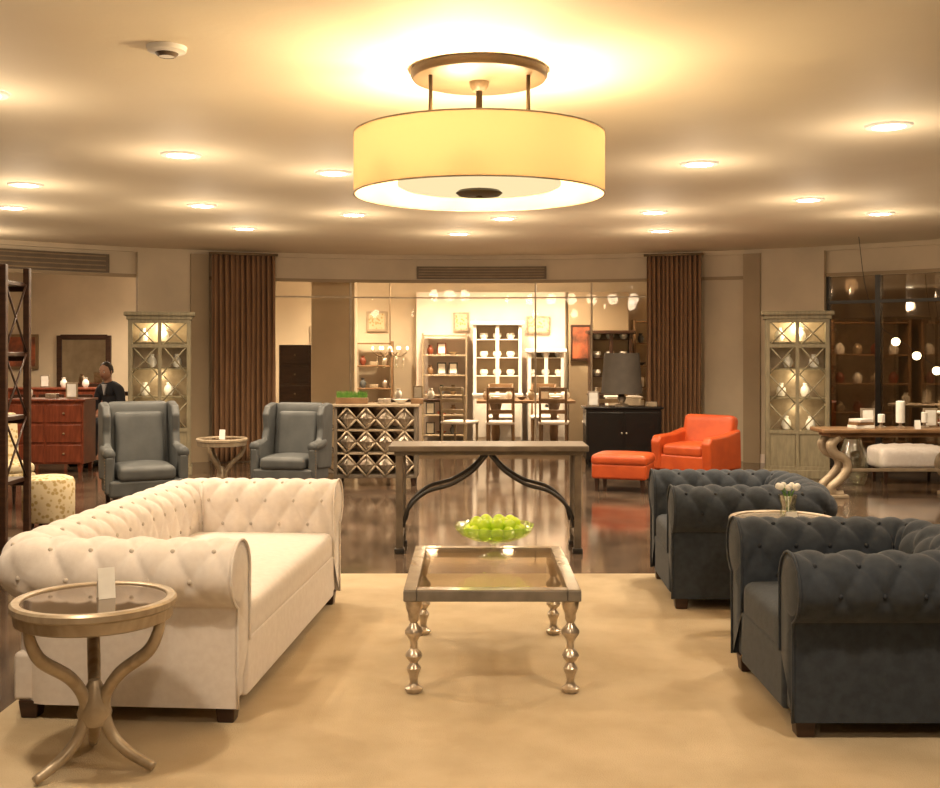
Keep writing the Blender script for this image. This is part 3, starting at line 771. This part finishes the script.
# ------------------------------------------------------------------ made-up side room, standing in for reflections in the right window
for i,x in enumerate((6.2,7.6)):
    g=grp('stand_in_shelving',(x,17.2,0))
    for s in (-1,1): box('side',(s*.6,0,1.0),(.05,.4,2.0),'basket',g)
    for k,z in enumerate((.1,.55,1.0,1.45,1.95)):
        box('shelf_%d'%k,(0,0,z),(1.2,.38,.03),'basket',g)
        if k<4:
            for q in range(4): lathe('jar',[(0,0),(.06,0),(.08,.08),(.04,.16),(0,.18)],['paper','champ','redwood'][(q+k)%3],g,loc=(-.42+.28*q,0,z+.015),seg=14)
g=grp('stand_in_table',(6.8,15.9,0)); box('top',(0,0,.73),(1.3,.6,.04),'white',g)
for sx in (-1,1):
    for sy in (-1,1): box('leg',(sx*.58,sy*.24,.355),(.05,.05,.71),'white',g,taper=.7)
decor('stand_in_table_decor',(6.8,15.9,.75),[(-.5,'urn','paper'),(-.2,'frame','silver'),(.1,'bowl','paper'),(.4,'urn','champ')])

# ------------------------------------------------------------------ seated man
g=grp('seated_man',(-4.86,14.93,0),-28)
def skin(name,V,E,Rr,m,root=0,lv=2):
    me=bpy.data.meshes.new(name); me.from_pydata(V,E,[]); me.materials.append(M[m])
    o=bpy.data.objects.new(name,me); COL.objects.link(o); o.parent=g
    o.modifiers.new('sk','SKIN'); sv=me.skin_vertices[0].data
    for i,r in enumerate(Rr): sv[i].radius=(r if isinstance(r,tuple) else (r,r)); sv[i].use_root=(i==root)
    s=o.modifiers.new('ss','SUBSURF'); s.levels=lv; s.render_levels=lv; o.modifiers['sk'].use_smooth_shade=True
    return o
gc=g
box('chair_seat',(0,0,.44),(.44,.42,.05),'cream',gc,bev=.02)
for s in (-1,1):
    box('chair_front_leg',(s*.19,-.18,.21),(.035,.035,.42),'darkwood',gc,taper=.7)
    tube('chair_back_post',[(s*.19,.22,0),(s*.19,.21,.45),(s*.19,.27,.98)],.018,'darkwood',gc,seg=8,smooth_n=5)
for z in (.62,.78,.93): box('chair_slat',(0,.235+(z-.62)*.08,z),(.38,.02,.06),'darkwood',gc)
# torso leans forward a little, head slightly lowered
V=[(0,.0,.56),(0,.02,.74),(0,-.01,.94),(0,-.05,1.05),(0,-.065,1.10)];E=[(0,1),(1,2),(2,3),(3,4)];Rr=[(.155,.12),(.145,.105),(.165,.115),(.11,.08),(.058,.058)]
for s in (-1,1):
    b=len(V); V+=[(s*.175,-.03,1.0),(s*.25,-.06,.75),(s*.15,-.27,.68)]; E+=[(3,b),(b,b+1),(b+1,b+2)]; Rr+=[.072,.052,.036]
    b=len(V); V+=[(s*.10,-.05,.54),(s*.13,-.44,.55),(s*.13,-.43,.12)]; E+=[(0,b),(b,b+1),(b+1,b+2)]; Rr+=[.09,.065,.042]
    box('shoe',(s*.13,-.49,.04),(.09,.26,.08),'black',g,bev=.03,seg=4)
skin('suit_body',V,E,Rr,'suit')
prism('shirt_front',[(-.04,1.07),(.04,1.07),(0,.92)],'y',-.150,-.115,'shirt',g,bev=.004)
hg=bpy.data.objects.new('head_group',None); COL.objects.link(hg); hg.parent=g; hg.location=(0,-.075,1.10); hg.rotation_euler=(math.radians(10),0,math.radians(12))
tube('neck',[(0,.01,-.06),(0,0,.09)],[.054,.050],'skin',hg,seg=16)
hd=ball('head',(0,-.02,.145),.1,'skin',hg,sc=(.78,.95,1.18),seg=32)
for v in hd.data.vertices:
    if v.co.z<-.03: v.co.x*=1-(-.03-v.co.z)*3.2
hr=ball('hair',(0,.002,.162),.105,'hair',hg,sc=(.82,.95,1.12),seg=32)
for v in hr.data.vertices:
    if v.co.y<-.045 and v.co.z<.06: v.co.y=-.045
    if v.co.z<-.05: v.co.z=-.05
prism('nose',[(-.012,.115),(.012,.115),(.005,.162),(-.005,.162)],'y',-.134,-.105,'skin',hg,bev=.004)
box('mouth',(0,-.108,.09),(.04,.012,.008),'redwood',hg,bev=.003)
for s in (-1,1):
    ball('eye',(s*.03,-.102,.152),.010,'white',hg,seg=10); ball('iris',(s*.03,-.11,.152),.005,'black',hg,seg=8)
    box('brow',(s*.03,-.108,.172),(.028,.008,.005),'hair',hg,bev=.002); ball('ear',(s*.08,-.01,.14),.022,'skin',hg,sc=(.4,.7,1.2),seg=12)
    cushion('palm',(s*.145,-.325,.665),(.075,.09,.03),'skin',g,r=.014,crown=0,cuts=6)
    for k,ln in enumerate((.062,.075,.07,.055)):
        x=s*.145+(-.028+.019*k); tube('finger',[(x,-.36,.668),(x,-.36-ln*.5,.665),(x,-.36-ln*.85,.645)],[.009,.0085,.007],'skin',g,seg=8,smooth_n=4)
    tube('thumb',[(s*.115,-.31,.665),(s*.09,-.34,.66),(s*.088,-.37,.652)],[.011,.010,.008],'skin',g,seg=8,smooth_n=4)

# ------------------------------------------------------------------ world, camera
wd=bpy.data.worlds.new('world'); scene.world=wd; wd.use_nodes=True
wd.node_tree.nodes['Background'].inputs[0].default_value=(.02,.02,.03,1)
cam=bpy.data.cameras.new('camera'); co=bpy.data.objects.new('camera',cam); COL.objects.link(co)
co.location=(0,0,1.53); co.rotation_euler=(pi/2,0,0); cam.lens=42.13; cam.sensor_width=36; cam.shift_y=-44/940
scene.camera=co
scene.view_settings.view_transform='Standard'
scene.view_settings.exposure=.05
